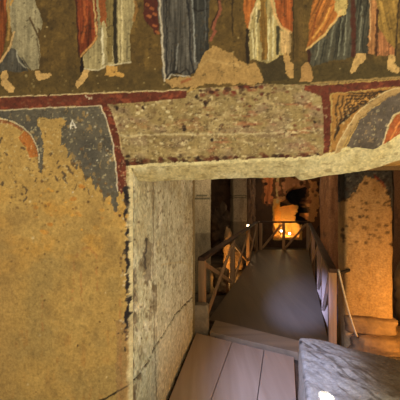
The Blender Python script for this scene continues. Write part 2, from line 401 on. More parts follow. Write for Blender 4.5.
    A.stroke([(178, 44), (176, 70)], 1.4, lin((150, 146, 132)), a=.6); A.stroke([(172, 50), (170, 72)], 1.3, lin((44, 42, 40)), a=.7)
    A.stroke([(166, 78), (172, 72), (180, 74), (186, 68), (190, 74), (197, 70)], 1.3, lin((40, 36, 34)))
    A.stroke([(166, 81), (172, 75), (181, 76), (190, 76)], 1.1, lin((176, 166, 140)))
    A.stroke([(193, 8), (198, 11), (208, 9)], 1.2, dark)
    A.stroke([(205, 0), (206, 40)], 1.3, lin((110, 108, 100)), a=.6)
    A.poly([(165, 81), (178, 77), (196, 76), (198, 84), (188, 87), (172, 88)], lin((166, 128, 70)), rag=.7)
    A.stroke([(182, 82), (190, 79)], 3, lin((150, 74, 36)), a=.7)
    # ribbon
    A.stroke([(219, -1), (221, 9), (216, 19), (213, 29), (216, 31), (211, 40)], 2.8, lin((150, 82, 56)))
    A.stroke([(217, -1), (219, 9), (214, 19), (211, 29)], 1.0, lin((60, 34, 24)))
    A.stroke([(232.5, -1), (232.5, 36)], 1.3, lin((58, 42, 22)))
    # bare plaster island
    A.poly([(194, 78), (200, 60), (206, 50), (212, 46), (218, 47), (225, 51), (233, 53), (238, 61), (247, 63), (256, 64), (262, 74), (263, 83), (240, 84), (205, 84), (190, 90)], lin((168, 130, 70)), rag=.7)
    A.stroke([(200, 66), (208, 60), (240, 66)], 3, lin((184, 148, 86)), a=.5)
    # figure 4
    A.poly([(243, -2), (258, -2), (254, 22), (248, 30), (245, 24)], lin((168, 94, 34)), folds=.3, seed=12)
    A.poly([(249, 29), (256, -2), (276, -2), (280, 26), (290, 32), (291, 52), (281, 56), (274, 60), (267, 63), (258, 60), (250, 60), (249, 45)], lin((168, 146, 88)), folds=.30, seed=13)
    A.poly([(260, -2), (266, -2), (268, 58), (262, 60), (260, 30)], lin((146, 106, 42)), folds=.3, seed=14)
    for a_, b_ in [((252, 30), (254, 58)), ((257, 8), (256, 56)), ((269, 20), (268, 60)), ((273, 16), (273, 56))]:
        A.stroke([a_, b_], 1.3, lin((208, 192, 138)), a=.85)
    A.stroke([(247, 30), (247.5, 62)], 3.2, lin((46, 34, 22)))
    A.stroke([(277.5, 27), (278, 54)], 3.2, lin((52, 50, 34)))
    A.poly([(274, -2), (293, -2), (293, 32), (284, 29), (278, 18)], lin((168, 86, 32)), folds=.3, seed=15)
    A.stroke([(271, -1), (275, 14), (280, 26), (291, 33)], 2.2, lin((204, 156, 92)))
    A.poly([(280, 30), (291, 33), (291, 53), (281, 54)], lin((182, 146, 88)), folds=.3, seed=16)
    A.stroke([(249, 29), (252, 14), (257, 4)], 1.8, lin((206, 176, 118)))
    A.stroke([(258, 22), (259, 10)], 1.8, dark, a=.7)
    A.poly([(258, 62), (266, 64), (276, 59), (284, 56), (286, 70), (288, 79), (264, 82), (262, 72)], lin((78, 64, 34)), rag=.6)
    A.poly([(284, 53), (290, 53), (290, 62), (294, 63), (294, 78), (290, 79), (286, 72)], lin((174, 134, 74)))
    A.poly([(293, -2), (303, -2), (303, 60), (294, 61)], lin((100, 76, 34)), folds=.15)
    A.stroke([(293.5, 0), (293.5, 58)], 1.0, lin((60, 46, 24)))
    # figure 5
    A.poly([(314, -2), (346, -2), (345, 12), (337, 20), (326, 33), (316, 42), (307, 50), (308, 34), (311, 10)], lin((172, 102, 38)), folds=.35, seed=17, lean=.45)
    A.poly([(336, -2), (348, -2), (346, 15), (338, 15), (334, 8)], lin((186, 158, 88)))
    A.poly([(307, 50), (326, 35), (338, 17), (346, 14), (349, -2), (372, -2), (370, 30), (368, 53), (355, 56), (340, 60), (325, 62), (312, 66), (309, 60)], lin((84, 79, 60)), folds=.42, seed=18, lean=.15)
    A.stroke([(307, 49), (316, 42), (326, 33), (336, 20), (341, 10)], 2.0, lin((206, 166, 96)))
    A.stroke([(313, 38), (322, 26), (330, 8)], 2.2, lin((214, 150, 64)), a=.8)
    A.stroke([(318, 10), (312, 36)], 1.5, lin((130, 56, 24)), a=.7)
    A.stroke([(353, -1), (353.5, 55)], 4.6, lin((92, 42, 26)))
    for a_, b_ in [((334, 26), (328, 58)), ((342, 18), (338, 56)), ((320, 42), (316, 60)), ((362, 6), (359, 50)), ((347, 12), (344, 55))]:
        A.stroke([a_, b_], 1.1, lin((140, 136, 108)), a=.75)
    for a_, b_ in [((338, 24), (334, 58)), ((365, 10), (362, 50)), ((325, 40), (321, 60))]:
        A.stroke([a_, b_], 1.2, lin((46, 46, 38)), a=.7)
    A.stroke([(309, 50), (309, 64)], 3, lin((74, 34, 22)))
    A.stroke([(300, 10), (302, 55)], 5, lin((122, 92, 42)), a=.5)
    # figure 6
    A.poly([(371, -2), (379, -2), (377, 50), (373, 55), (368, 53), (369, 30)], lin((168, 112, 60)), folds=.3, seed=19)
    A.stroke([(370, 0), (370, 40)], 1.2, lin((210, 160, 100)), a=.8)
    A.poly([(377, -2), (399, -2), (399, 44), (395, 49), (386, 40), (379, 28)], lin((150, 114, 48)), folds=.35, seed=20, lean=-.2)
    A.poly([(379, 28), (386, 40), (394, 48), (394, 56), (376, 56)], lin((162, 102, 56)), folds=.3, seed=21)
    A.stroke([(377.5, 10), (376, 55)], 2.2, lin((70, 36, 20)))
    A.stroke([(399, 0), (396, 46), (395, 56)], 1.8, lin((66, 48, 26)))
    A.poly([(401, -2), (440, -2), (436, 58), (402, 58)], lin((150, 90, 44)), folds=.35, seed=22)
    A.poly([(356, 54), (366, 53), (366, 60), (357, 69), (352, 73), (350, 71), (354, 62)], feet)
    A.poly([(388, 56), (394, 55), (395, 64), (400, 70), (398, 73), (388, 70), (387, 64)], feet)
    A.poly([(302, 66), (308, 62), (312, 68), (313, 76), (311, 82), (300, 82)], lin((168, 126, 68)), rag=.6)
    # ground lines at right under figures
    A.stroke([(311, 83.5), (350, 80.5), (400, 77), (450, 72)], 1.6, lin((166, 132, 74)), a=.85, broken=.1)
    # --- red bands
    red = lin((112, 50, 30)); redD = lin((88, 38, 26))
    b1 = [(-140, 102), (0, 97.5), (60, 95.3), (100, 93.6), (187, 90.5), (186, 98), (150, 101), (100, 105.3), (50, 107), (0, 109.5), (-140, 114)]
    bi = A.poly(b1, red, rag=.15)
    b2 = [(304, 85.5), (330, 85), (350, 83), (400, 79.5), (520, 66), (520, 73), (400, 86.5), (345, 92), (330, 93.5), (331, 120), (330, 152), (324, 153), (324, 120), (321.5, 96), (312, 93), (304, 90)]
    bj = A.poly(b2, red, rag=.3)
    b3 = [(101, 104), (108, 104), (113, 115), (117, 128), (121, 150), (126, 162), (126, 188), (122, 195), (118, 190), (116.5, 162), (111, 132), (106, 116)]
    bk = A.poly(b3, red, rag=.3)
    for b in (bi, bj, bk):
        A.put(b, redD, .6*sstep(0, .5, fbm(px[b]/6, pyc[b]/6, 111, 3)))
        A.put(b, lin((160, 78, 44)), .5*sstep(.2, .5, fbm(px[b]/5, pyc[b]/4, 112, 3)))
    A.stroke([(-140, 101.5), (0, 97), (60, 94.8), (100, 93), (187, 89.8)], 1.0, lin((198, 172, 120)), a=.9, broken=.05)
    A.stroke([(-140, 115), (0, 110.2), (50, 107.8), (100, 105.8)], 1.0, lin((190, 170, 128)), a=.85, broken=.05)
    A.stroke([(101, 106), (106, 118), (110.5, 133), (115.5, 162), (117.5, 191)], 1.0, lin((205, 186, 150)), broken=0)
    A.stroke([(108, 105), (113, 115), (118, 130), (121.5, 150)], .8, lin((190, 160, 110)), a=.7, broken=.3)
    A.dots(8, (84, 96, 92, 99), (.5, 1.0), [lin((200, 180, 140))], 41)
    A.dots(14, (118, 160, 126, 190), (.5, 1.2), [lin((170, 120, 84))], 42)
    # --- right arch
    A.poly([(332, 94.5), (345, 93), (400, 87.5), (388, 92), (372, 100), (356, 114), (344, 134), (336, 150), (331, 152)], lin((156, 108, 46)))
    for k in range(13):
        x0 = 334+k*4.2; y0 = 97-k*.5
        L = max(2, 44-k*3.6)
        A.stroke([(x0+6, y0), (x0+1, y0+L*.3), (x0+3, y0+L*.55), (334+k*1.2, y0+L)], 1.5, lin((56, 38, 24)), a=.85, rag=.7, broken=.15)
        A.stroke([(x0+9, y0+1), (x0+4, y0+L*.35)], 1.2, lin((196, 140, 64)), a=.7)
    A.stroke([(400, 90), (388, 94), (372, 103), (357, 117), (345, 136), (338, 152)], 5.5, lin((160, 126, 74)))
    A.stroke([(400, 87.5), (386, 92), (370, 101), (355, 115), (343, 134), (336, 150)], 1.0, lin((196, 170, 116)), a=.8)
    A.stroke([(402, 92), (390, 96.5), (374, 106), (360, 119), (349, 137), (346, 146)], 1.0, lin((120, 90, 56)), a=.8)
    gi = A.poly([(470, 70), (402, 92), (388, 98), (372, 109), (360, 121), (351, 137), (348, 146), (354, 147), (362, 149), (376, 150), (383, 145), (386, 132), (392, 119), (402, 110), (470, 96)], lin((98, 84, 68)), rag=.5)
    A.c[gi] *= (1+.28*fbm(px[gi]/8, pyc[gi]/8, 121, 4))[:, None]
    A.put(gi, lin((150, 120, 78)), .6*(fbm(px[gi]/3, pyc[gi]/3, 122, 3) > .42))
    A.poly([(440, 100), (404, 110), (394, 118), (387, 131), (384, 145), (390, 141), (398, 136), (404, 131), (440, 124)], lin((166, 84, 32)), rag=.3)
    A.stroke([(440, 98), (403, 109), (393, 117), (386, 131), (384, 146)], 1.3, lin((196, 170, 120)))
    A.stroke([(404, 118), (396, 127), (393, 138)], 2.0, lin((208, 126, 56)), a=.8)
    # --- dark remains of a border down the corner
    rnd = random.Random(9)
    for y0 in range(188, 345, 3):
        if rnd.random() < (.8 if y0 < 270 else .5):
            x0 = 126.5+ (y0-190)*.012+rnd.uniform(-1.6, 1.2)
            A.stroke([(x0, y0), (x0+rnd.uniform(-1, 1), y0+3)], rnd.uniform(1.0, 4.0), lin((58, 46, 42)), a=.9, rag=1.3)
    A.stroke([(133, 383), (126, 387), (118, 391.5), (110, 396), (100, 401), (80, 408)], 1.8, lin((48, 36, 22)), a=.95)
    A.poly([(117, 320), (130, 320), (133, 420), (116, 420)], lin((140, 102, 66)), a=.45, rag=.8)
    A.dots(40, (118, 192, 128, 340), (.6, 1.6), [lin((88, 56, 40)), lin((190, 168, 124))], 51)
    m = 1+.16*n2+.11*n3
    A.put(slice(None), lin((104, 82, 44)), .05+.25*sstep(.25, .6, fbm(px/3.2, pyc/3.2, 131, 3)))
    A.put(slice(None), lin((196, 176, 122)), .35*sstep(.42, .62, fbm(px/2.4, pyc/2.4, 132, 2))*sstep(95, 120, pyc)*(1-.8*(px < 126)*(pyc > 190)))
    A.put(slice(None), lin((60, 46, 28)), .5*sstep(.40, .60, fbm(px/3.0, pyc/2.6, 133, 3))*(1-.75*(px < 126)*(pyc > 190)))
    A.put(slice(None), lin((140, 108, 56)), .5*sstep(.05, .5, fbm(px/16, pyc/24, 135, 4))*(px < 126)*sstep(190, 220, pyc))
    A.put(slice(None), lin((158, 120, 62)), .35*sstep(30, 0, px)*sstep(200, 240, pyc))
    up = sstep(90, 84, pyc)
    je = np.where((px > 122) & (pyc > 172) & (px < 133))[0]
    A.put(je, lin((184, 168, 124)), .9*sstep(125.5, 130, px[je]+1.6*n2[je]+1.2*fbm(px[je]/3, pyc[je]/5, 134, 3)))
    for y0 in range(186, 350, 2):
        if vnoise(y0/7.0, 0, 5) > .36:
            A.stroke([(126.5+1.4*fbm(y0/9.0, 0, 6, 2), y0), (126.5+1.4*fbm(y0/9.0+.2, 0, 6, 2), y0+2.5)], 1.2+3.2*vnoise(y0/5.0, 3, 7), lin((50, 40, 36)), a=.9, rag=.9)
    A.c *= (m*(1-.10*up))[:, None]
    L = np.maximum(A.c.mean(1), 1e-4); pv = .16
    A.c *= ((L/pv)**.30)[:, None]
    mean = A.c.mean(1, keepdims=True); A.c = np.clip(mean+(A.c-mean)*.97, 0.004, 1)
    # relief: painted skin stands proud of bare plaster
    return A, px, py
def wall_relief(px, py, col, seedo=0):
    d = .0035*fbm(px/26, py/26, 201, 4)+.0012*fbm(px/5, py/5, 202, 3)
    lum = col.mean(1)
    return d
Pa = wpt(S1.ravel(), 0, Z1.ravel()); A1, px1, py1 = paint_wall(Pa)
R = .05
def edge_round(d, r=R):
    t = np.clip(1-d/r, 0, 1); return r*(1-np.sqrt(np.clip(1-t*t, 0, 1)))
rel = wall_relief(px1, py1, A1.c)
below = sstep(2.3, 1.7, Z1.ravel())
e1 = edge_round(-S1.ravel(), .045)*sstep(1.83, 1.775, Z1.ravel())
P1 = wpt(S1.ravel()-0*e1, e1+rel*sstep(0, .03, -S1.ravel())+.0, Z1.ravel())
Pb = wpt(S2.ravel(), 0, Z2.ravel()); A2, px2, py2 = paint_wall(Pb)
rel2 = wall_relief(px2, py2, A2.c)
inl = sstep(112, 120, px2)*sstep(332, 322, px2)*sstep(96, 100, py2)
rough = inl*(.005+.0035*fbm(px2/6, py2/4, 203, 4))+inl*.006*sstep(132, 134.5, py2)*sstep(140, 134.5, py2)
e2 = .03*np.clip(1-(Z2-lb).ravel()/.06, 0, 1)**2*sstep(0, .03, S2.ravel())
fade = sstep(0, .03, S2.ravel())*sstep(0, .02, (Z2-lb).ravel())
P2 = wpt(S2.ravel(), e2+(rel2+rough)*fade, Z2.ravel())
gL = grid_mesh(P1, *S1.shape); gT = grid_mesh(P2, *S2.shape)

def paint_soffit(P, n):
    px, py = proj(P)
    A = Paint(px, py, lin((208, 190, 136)))
    x, y, z = P[:, 0]*60, P[:, 1]*60, P[:, 2]*60
    A.put(slice(None), lin((230, 216, 168)), .7*sstep(0, .5, fbm(x/7, y/7, 300, 4)))
    A.put(slice(None), lin((176, 154, 100)), .7*sstep(.05, .5, fbm(x/4, y/4, 301, 4)))
    A.put(slice(None), lin((206, 182, 120)), .5*sstep(.0, .5, fbm(x/16, y/9, 302, 3)))
    A.put(slice(None), lin((140, 118, 70)), .6*sstep(.2, .55, fbm(px/6, py/2.6, 304, 3)))
    A.c *= (1+.25*fbm(px/1.6, py/1.6, 303, 2))[:, None]*.93
    return A
# lintel chamfer (n 0 .. LN) and the rising soffit behind it (LN .. 2)
nn = np.concatenate([np.linspace(0, LN, 60), np.linspace(LN, 2.0, 40)[1:]])
s3 = np.concatenate([np.linspace(-.04, 1.45, 300), np.linspace(1.45, S_R+.05, 50)[1:]])
S3, N3 = np.meshgrid(s3, nn, indexing='ij')
zb = np.interp(S3, LBs, LBz)+.004*fbm(S3*14, S3*0, 3, 3); zl = lip_z(S3)
t = np.clip((N3-.03)/(LN-.03), 0, 1)
Z3 = zb+(zl-zb)*t**.9
zr = np.maximum(zl, 1.70)+ (1.98-zl)*sstep(0, 1, np.clip((N3-LN)/.35, 0, 1))
Z3 = np.where(N3 > LN, zr, Z3)+(.007*fbm(S3*9, N3*9, 7, 4)+.002*fbm(S3*45, N3*45, 17, 3))*np.clip(N3/.05, 0, 1)*np.clip((S3+.04)/.05, 0, 1)
P3 = wpt(S3.ravel(), np.maximum(N3.ravel(), .03), Z3.ravel())
A3 = paint_soffit(P3, N3.ravel())
gS = grid_mesh(P3, *S3.shape, flip=True)
# plain backs: hall side and right jamb
def quad(pts): return (np.array(pts, float), np.array([[0, 1, 2, 3]]))
def wq(a, b, z0, z1):
    p = wpt([a[0], b[0], b[0], a[0]], [a[1], b[1], b[1], a[1]], [z0, z0, z1, z1]); return (p, np.array([[0, 1, 2, 3]]))
backs = [wq((-2.6, 2.0), (0, 2.0), -.35, 3.2), wq((0, 2.0), (S_R, 2.0), 1.93, 3.2), wq((S_R, 2.0), (5.2, 2.0), -.35, 3.2), wq((S_R, 0), (S_R, 2.0), -.35, 3.2),
         wq((S_R, 0), (5.2, 0), -.35, 3.2)]
cols = np.concatenate([A1.c, A2.c, A3.c, np.tile(lin((140, 118, 78)), (4*len(backs), 1))])
wall_front = mesh_from('wall_front', [gL, gT, gS]+backs, M_FRESCO, cols=cols)
tag(wall_front, 'fresco wall of robed saints above a low doorway with worn lintel', kind='structure')

# ------------------------------------------------------------------ stone jamb
nj = np.concatenate([np.linspace(0, .45, 130), np.linspace(.45, 2.0, 190)[1:]])
zj = np.linspace(-.35, 2.02, 470)
NJ, ZJ = np.meshgrid(nj, zj, indexing='ij')
crack = np.interp(NJ, [0, .16, .57, 1.14, 1.6, 2.0], [.58, .553, .54, .545, .49, .43])+.008*fbm(NJ*14, NJ*0, 8, 3)
dc = abs(ZJ-crack)
rec = .022*sstep(.36, .44, NJ)                                # inner part of the jamb is set back a little
rel = .010*fbm(NJ*7, ZJ*7, 401, 5)+.003*fbm(NJ*40, ZJ*40, 402, 2)-.0015
rel = rel+.022*np.exp(-(dc/.008)**2)*(NJ > .02)
rnd = edge_round(NJ, .03)
sj = -(rec+rel+rnd*0)*sstep(0, .03, NJ)
sj = sj + edge_round(2.0-NJ, .04)*-1
PJ = wpt(sj.ravel(), np.maximum(NJ.ravel(), .043), ZJ.ravel())
pxj, pyj = proj(PJ)
AJ = Paint(pxj, pyj, lin((196, 192, 160)))
x, y = NJ.ravel()*55, ZJ.ravel()*55
AJ.put(slice(None), lin((224, 218, 188)), .6*sstep(0, .5, fbm(x/9, y/14, 411, 4)))
AJ.put(slice(None), lin((158, 150, 118)), .6*sstep(.05, .5, fbm(x/4.5, y/5, 412, 4)))
AJ.put(slice(None), lin((122, 106, 74)), .7*sstep(.18, .5, fbm(x/2, y/2, 413, 3)))
AJ.put(slice(None), lin((184, 164, 112)), .35*sstep(.1, .5, fbm(x/14, y/20, 414, 3)))
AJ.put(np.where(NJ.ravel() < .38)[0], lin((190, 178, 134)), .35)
wl = (pxj < 157)*sstep(230, 290, pyj)
AJ.put(slice(None), lin((112, 92, 64)), .8*wl*sstep(.08, .4, fbm(pxj/7, pyj/14, 431, 4)))
AJ.put(slice(None), lin((224, 216, 184)), .8*wl*sstep(.1, .4, fbm(pxj/5, pyj/9, 432, 4)))
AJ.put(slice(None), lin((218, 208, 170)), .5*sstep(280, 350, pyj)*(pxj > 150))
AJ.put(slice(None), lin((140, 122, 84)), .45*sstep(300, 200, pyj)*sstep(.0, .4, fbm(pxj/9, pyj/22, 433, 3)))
AJ.stroke([(153, 183), (153.5, 300), (157, 420)], 1.2, lin((104, 86, 54)), a=.65, broken=.05)
AJ.poly([(142, 240), (148, 236), (153, 245), (152, 275), (147, 285), (143, 270)], lin((104, 86, 62)), rag=1.4, a=.6)
AJ.stroke([(131, 200), (131.5, 260), (132, 330), (133, 400)], 2.2, lin((120, 98, 66)), a=.7, rag=1.0, broken=.25)
AJ.stroke([(146, 238), (145, 258), (146, 268)], 2.6, lin((58, 50, 48)), a=.8, rag=.8, broken=.05)
AJ.stroke([(132, 190), (133, 300)], 2.5, lin((104, 84, 56)), a=.4, broken=.35)
AJ.stroke([(134, 268), (137, 290), (134, 310), (136, 330)], 3.5, lin((98, 76, 60)), a=.6, rag=1.0, broken=.35)
AJ.stroke([(136, 285), (140, 310)], 3, lin((200, 188, 148)), a=.5, broken=.2, rag=.9)
AJ.dots(7, (184, 212, 192, 224), (.4, .7), [lin((104, 86, 60))], 60)
AJ.stroke([(162, 265), (180, 262), (192, 266)], 2.2, lin((186, 172, 128)), a=.6, broken=.1)
AJ.stroke([(193.2, 182), (193.6, 300)], 1.4, lin((120, 84, 46)), a=.7)
AJ.dots(50, (132, 186, 152, 400), (.6, 1.5), [lin((98, 74, 48)), lin((196, 182, 138))], 61)
AJ.put(np.where(dc.ravel() < .0062)[0], lin((38, 30, 22)), .9)
AJ.put(np.where((dc.ravel() < .016) & (fbm(x/3, y/3, 420, 2) > .1))[0], lin((88, 72, 48)), .6)
AJ.c *= (.80+.2*sstep(250, 330, pyj))[:, None]**0*(.93+.26*fbm(x/1.5, y/1.5, 415, 2))[:, None]
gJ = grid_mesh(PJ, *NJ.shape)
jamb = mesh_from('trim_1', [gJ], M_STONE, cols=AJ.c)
tag(jamb, 'pale hewn stone jamb of the doorway with a curving crack', kind='structure')

# ------------------------------------------------------------------ floor, ceiling, hall walls
def sheet(name, nu, nv, fn, m, flip=False, paint=None, label=None):
    u = np.linspace(0, 1, nu); v = np.linspace(0, 1, nv); U, V = np.meshgrid(u, v, indexing='ij')
    P = fn(U.ravel(), V.ravel())
    cols = paint(P) if paint else None
    o = mesh_from(name, [grid_mesh(P, nu, nv, flip)], m, cols=cols); tag(o, label, kind='structure'); return o
def f_floor(u, v):
    x = -3+9*u; y = -1.2+14.2*v
    n = (x-C0[0])*EN[0]+(y-C0[1])*EN[1]
    z = -.055-.245*sstep(1.93, 1.99, n)+.02*fbm(x*1.5, y*1.5, 501, 4)*sstep(2.0, 2.4, n)
    return np.stack([x, y, z], 1)
sheet('floor', 240, 380, f_floor, M_FLOOR, label='uneven rock floor of the cave church')
def f_ceil(u, v):
    x = -3+9*u; y = 1.85+11.2*v
    z = 3.12+.10*fbm(x*.8, y*.8, 511, 4)*sstep(2.2, 3.5, y); return np.stack([x, y, z], 1)
sheet('ceiling', 60, 80, f_ceil, M_ROCK, True, label='dark rock ceiling of the inner hall')
def f_left(u, v):
    y = 1.8+11.2*u; z = -.35+3.6*v
    x = -2.2+.9*sstep(5, 12, y)+.25*fbm(y*.9, z*.9, 521, 5); return np.stack([x, y, z], 1)
sheet('wall_left', 120, 60, f_left, M_ROCK, True, label='dark rock wall at the left of the inner hall')
def f_right(u, v):
    y = 1.2+11.8*u; z = -.35+3.6*v
    x = 4.6+.25*fbm(y*.9, z*.9, 531, 5); return np.stack([x, y, z], 1)
sheet('wall_right', 120, 60, f_right, M_ROCK, label='brown rock wall at the right of the inner hall')
# back wall with its niche and hollow; their glow and gloom also painted in
BY = 11.6
def f_back(u, v):
    x = -2.6+8.0*u; z = -.35+3.6*v; y = np.full_like(x, BY)
    px = CX+F*x/BY; py = HZ-F*(z-EYE)/BY
    jx = fbm(px/6, py/6, 541, 3)*1.6; jy = fbm(px/6, py/6, 542, 3)*1.6
    qx = px+jx; qy = py+jy
    top = np.interp(qx, [274, 278, 284, 290, 296, 300], [214, 203, 199, 200, 204, 214])
    ni = (sstep(274, 277, qx)*sstep(300, 297.5, qx)*sstep(0, 4, qy-top)*sstep(238, 236, qy))
    h = np.exp(-(((qx-298)/9)**2+((qy-196)/8)**2)**2)
    h2 = sstep(298.5, 300.5, qx)*sstep(308, 306, qx)*sstep(196, 199, qy)*sstep(224, 221, qy)
    y = y+.75*ni+.9*np.maximum(h, h2)+.10*fbm(x*1.3, z*1.3, 543, 5)
    y = y-.5*np.exp(-((qx-256)/5)**4)*0
    return np.stack([x, y, z], 1)
def p_back(P):
    px = CX+F*P[:, 0]/BY; py = HZ-F*(P[:, 2]-EYE)/BY
    A = Paint(px, py, lin((70, 50, 32)))
    A.put(slice(None), lin((42, 30, 22)), .7*sstep(0, .5, fbm(px/9, py/9, 551, 3)))
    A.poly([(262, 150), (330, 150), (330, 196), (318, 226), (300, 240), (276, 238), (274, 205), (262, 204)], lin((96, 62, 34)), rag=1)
    A.poly([(273, 199), (302, 199), (302, 240), (273, 240)], lin((200, 150, 74)), rag=.3)  # niche painted lighter, its lamp glow put into the colour
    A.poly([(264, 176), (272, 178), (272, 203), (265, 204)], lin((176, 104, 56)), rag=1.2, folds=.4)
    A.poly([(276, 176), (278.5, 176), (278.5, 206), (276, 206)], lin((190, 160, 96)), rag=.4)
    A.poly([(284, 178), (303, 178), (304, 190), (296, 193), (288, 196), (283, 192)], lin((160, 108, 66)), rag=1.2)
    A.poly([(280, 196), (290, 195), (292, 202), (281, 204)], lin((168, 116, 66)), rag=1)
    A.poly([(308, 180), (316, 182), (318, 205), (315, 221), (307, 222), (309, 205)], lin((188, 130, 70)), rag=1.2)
    A.poly([(274, 204), (285, 202), (286, 224), (277, 222)], lin((214, 150, 62)), rag=1)  # lamplight on the left edge of the niche, painted as colour
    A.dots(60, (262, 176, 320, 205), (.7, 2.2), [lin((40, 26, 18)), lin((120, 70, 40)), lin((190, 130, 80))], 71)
    A.poly([(286, 196), (298, 188), (306, 188), (308, 205), (308, 224), (299, 224), (298, 206), (286, 207)], lin((24, 17, 12)), rag=.7)  # darkness inside the hollow, painted on
    return A.c
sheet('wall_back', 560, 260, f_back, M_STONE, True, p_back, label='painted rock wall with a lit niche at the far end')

# ------------------------------------------------------------------ pillars
def pillar(name, cx, cy, w, d, z0, z1, rz, paint, label, amp=.012, taper=0.0, nu=96, seed=1, m=None, flare=0.0, grooves=(), group=None, cat='pillar', expo=6.0):
    dz = .018 if w > .4 else .03
    nv = int((z1-z0)/dz)
    th = np.linspace(0, 2*np.pi, nu, endpoint=False); zz = np.linspace(z0, z1, nv)
    T, Z = np.meshgrid(th, zz, indexing='ij')
    c, s = np.cos(T), np.sin(T)
    r = 1/((abs(c)**expo+abs(s)**expo)**(1/expo))
    n = fbm(T*2.6, Z*3.5, seed, 4)*(1-np.exp(-(np.minimum(T, 2*np.pi-T)/.25)**2))
    k = 1+taper*(Z-z0)/(z1-z0)+flare*np.exp(-(Z-z0)/.12)
    for g in grooves: k = k-.05*np.exp(-((Z-g)/.012)**2)
    X = (r*c*w/2)*k+n*amp*c*2; Y = (r*s*d/2)*k+n*amp*s*2
    ca, sa = math.cos(rz), math.sin(rz)
    P = np.stack([X.ravel(), Y.ravel(), (Z-z0).ravel()], 1)
    W = np.stack([(X*ca-Y*sa).ravel()+cx, (X*sa+Y*ca).ravel()+cy, Z.ravel()], 1)
    cols = paint(W, T.ravel(), Z.ravel())
    g = grid_mesh(P, nu, nv, close_u=True)
    # caps as quads to centre pairs
    o = mesh_from(name, [g], m or M_STONE, cols=cols)
    me = o.data
    import bmesh
    bm = bmesh.new(); bm.from_mesh(me); bm.verts.ensure_lookup_table()
    bm.faces.new([bm.verts[i*nv] for i in range(nu)][::-1]); bm.faces.new([bm.verts[i*nv+nv-1] for i in range(nu)])
    bmesh.ops.recalc_face_normals(bm, faces=bm.faces[:]); bm.to_mesh(me); bm.free()
    o.location = (cx, cy, z0); o.rotation_euler.z = rz
    tag(o, label, cat, group); return o
def stone_cols(c1, c2, c3, seed, extra=None):
    def f(W, T, Z):
        px, py = proj(W); A = Paint(px, py, lin(c1))
        x = T*9; y = Z*18
        A.put(slice(None), lin(c2), .65*sstep(0, .5, fbm(x/3, y/4, seed, 4)))
        A.put(slice(None), lin(c3), .5*sstep(.15, .55, fbm(x/1.3, y/1.5, seed+1, 4)))
        if extra: extra(A, px, py, T, Z)
        return A.c
    return f
def ex_B(A, px, py, T, Z):
    front = np.where((W_ := (py < 206+6*fbm(px/9, px*0, 5, 2))))[0]
    dk = A.inside([(330, 120), (400, 120), (400, 225), (392, 212), (389, 195), (384, 184), (376, 179), (366, 177), (360, 183), (356, 190), (350, 197), (344, 200), (330, 204)], .9)
    A.put(dk, lin((74, 70, 60)))
    A.put(dk, lin((38, 34, 30)), .7*sstep(0, .4, fbm(px[dk]/3, py[dk]/3, 604, 3)))
    A.put(dk, lin((120, 112, 90)), .6*(fbm(px[dk]/2.4, py[dk]/2.4, 605, 2) > .45))
    A.dots(60, (342, 182, 392, 245), (.7, 1.9), [lin((58, 42, 28)), lin((74, 52, 32))], 62, 1.4)
    A.stroke([(374, 176), (380, 180), (384, 186)], 2.5, lin((120, 44, 26)), a=.8, broken=.2)
pilB = pillar('carved_pillar', 2.055, 3.86, .54, .46, -.29, 3.15, math.radians(-14), stone_cols((172, 136, 84), (146, 110, 62), (190, 156, 104), 601, ex_B),
       'thick pillar right of the walkway with flaking dark paint at its top', amp=.008, nu=150, seed=61, expo=9)
pillar('carved_pillar', 2.72, 6.25, .42, .42, -.29, 3.15, .1, stone_cols((132, 92, 60), (100, 68, 46), (150, 110, 74), 611),
       'reddish brown square pillar just behind the right handrail', seed=62, expo=9)
def ex_band(z):
    def f(A, px, py, T, Z):
        for dz_ in (0, -.055):
            m = np.where(abs(Z-z-dz_-.01*np.sin(T*3)) < .010)[0]; A.put(m, lin((54, 54, 38)), .9)
        lo = np.where(Z < z-.75)[0]; A.put(lo, lin((70, 56, 38)), .5)
    return f
pillar('carved_pillar', .03, 6.3, .36, .36, -.29, 3.15, .05, stone_cols((150, 134, 102), (126, 112, 84), (104, 90, 62), 621, ex_band(1.65)),
       'slim grey pillar nearest the pale doorway jamb', seed=63, expo=9, grooves=(1.65, 1.6))
pillar('carved_pillar', 1.13, 9.0, .42, .42, -.29, 3.15, .1, stone_cols((150, 130, 100), (118, 98, 72), (96, 78, 54), 631, ex_band(1.66)),
       'grey pillar behind the left handrail halfway along the walkway', seed=64, expo=9, grooves=(1.66,))
pillar('carved_pillar', 1.80, 11.0, .34, .3, -.29, 3.15, 0, stone_cols((86, 66, 48), (50, 38, 28), (140, 100, 66), 641),
       'narrow rust-red pillar at the far left of the hall', seed=65, expo=3, amp=.045)
pillar('carved_pillar', 3.5, 4.9, .55, .55, -.29, 3.15, .2, stone_cols((112, 78, 48), (84, 58, 38), (140, 98, 60), 651),
       'brown pillar at the right edge, behind the thick painted pillar', seed=66)

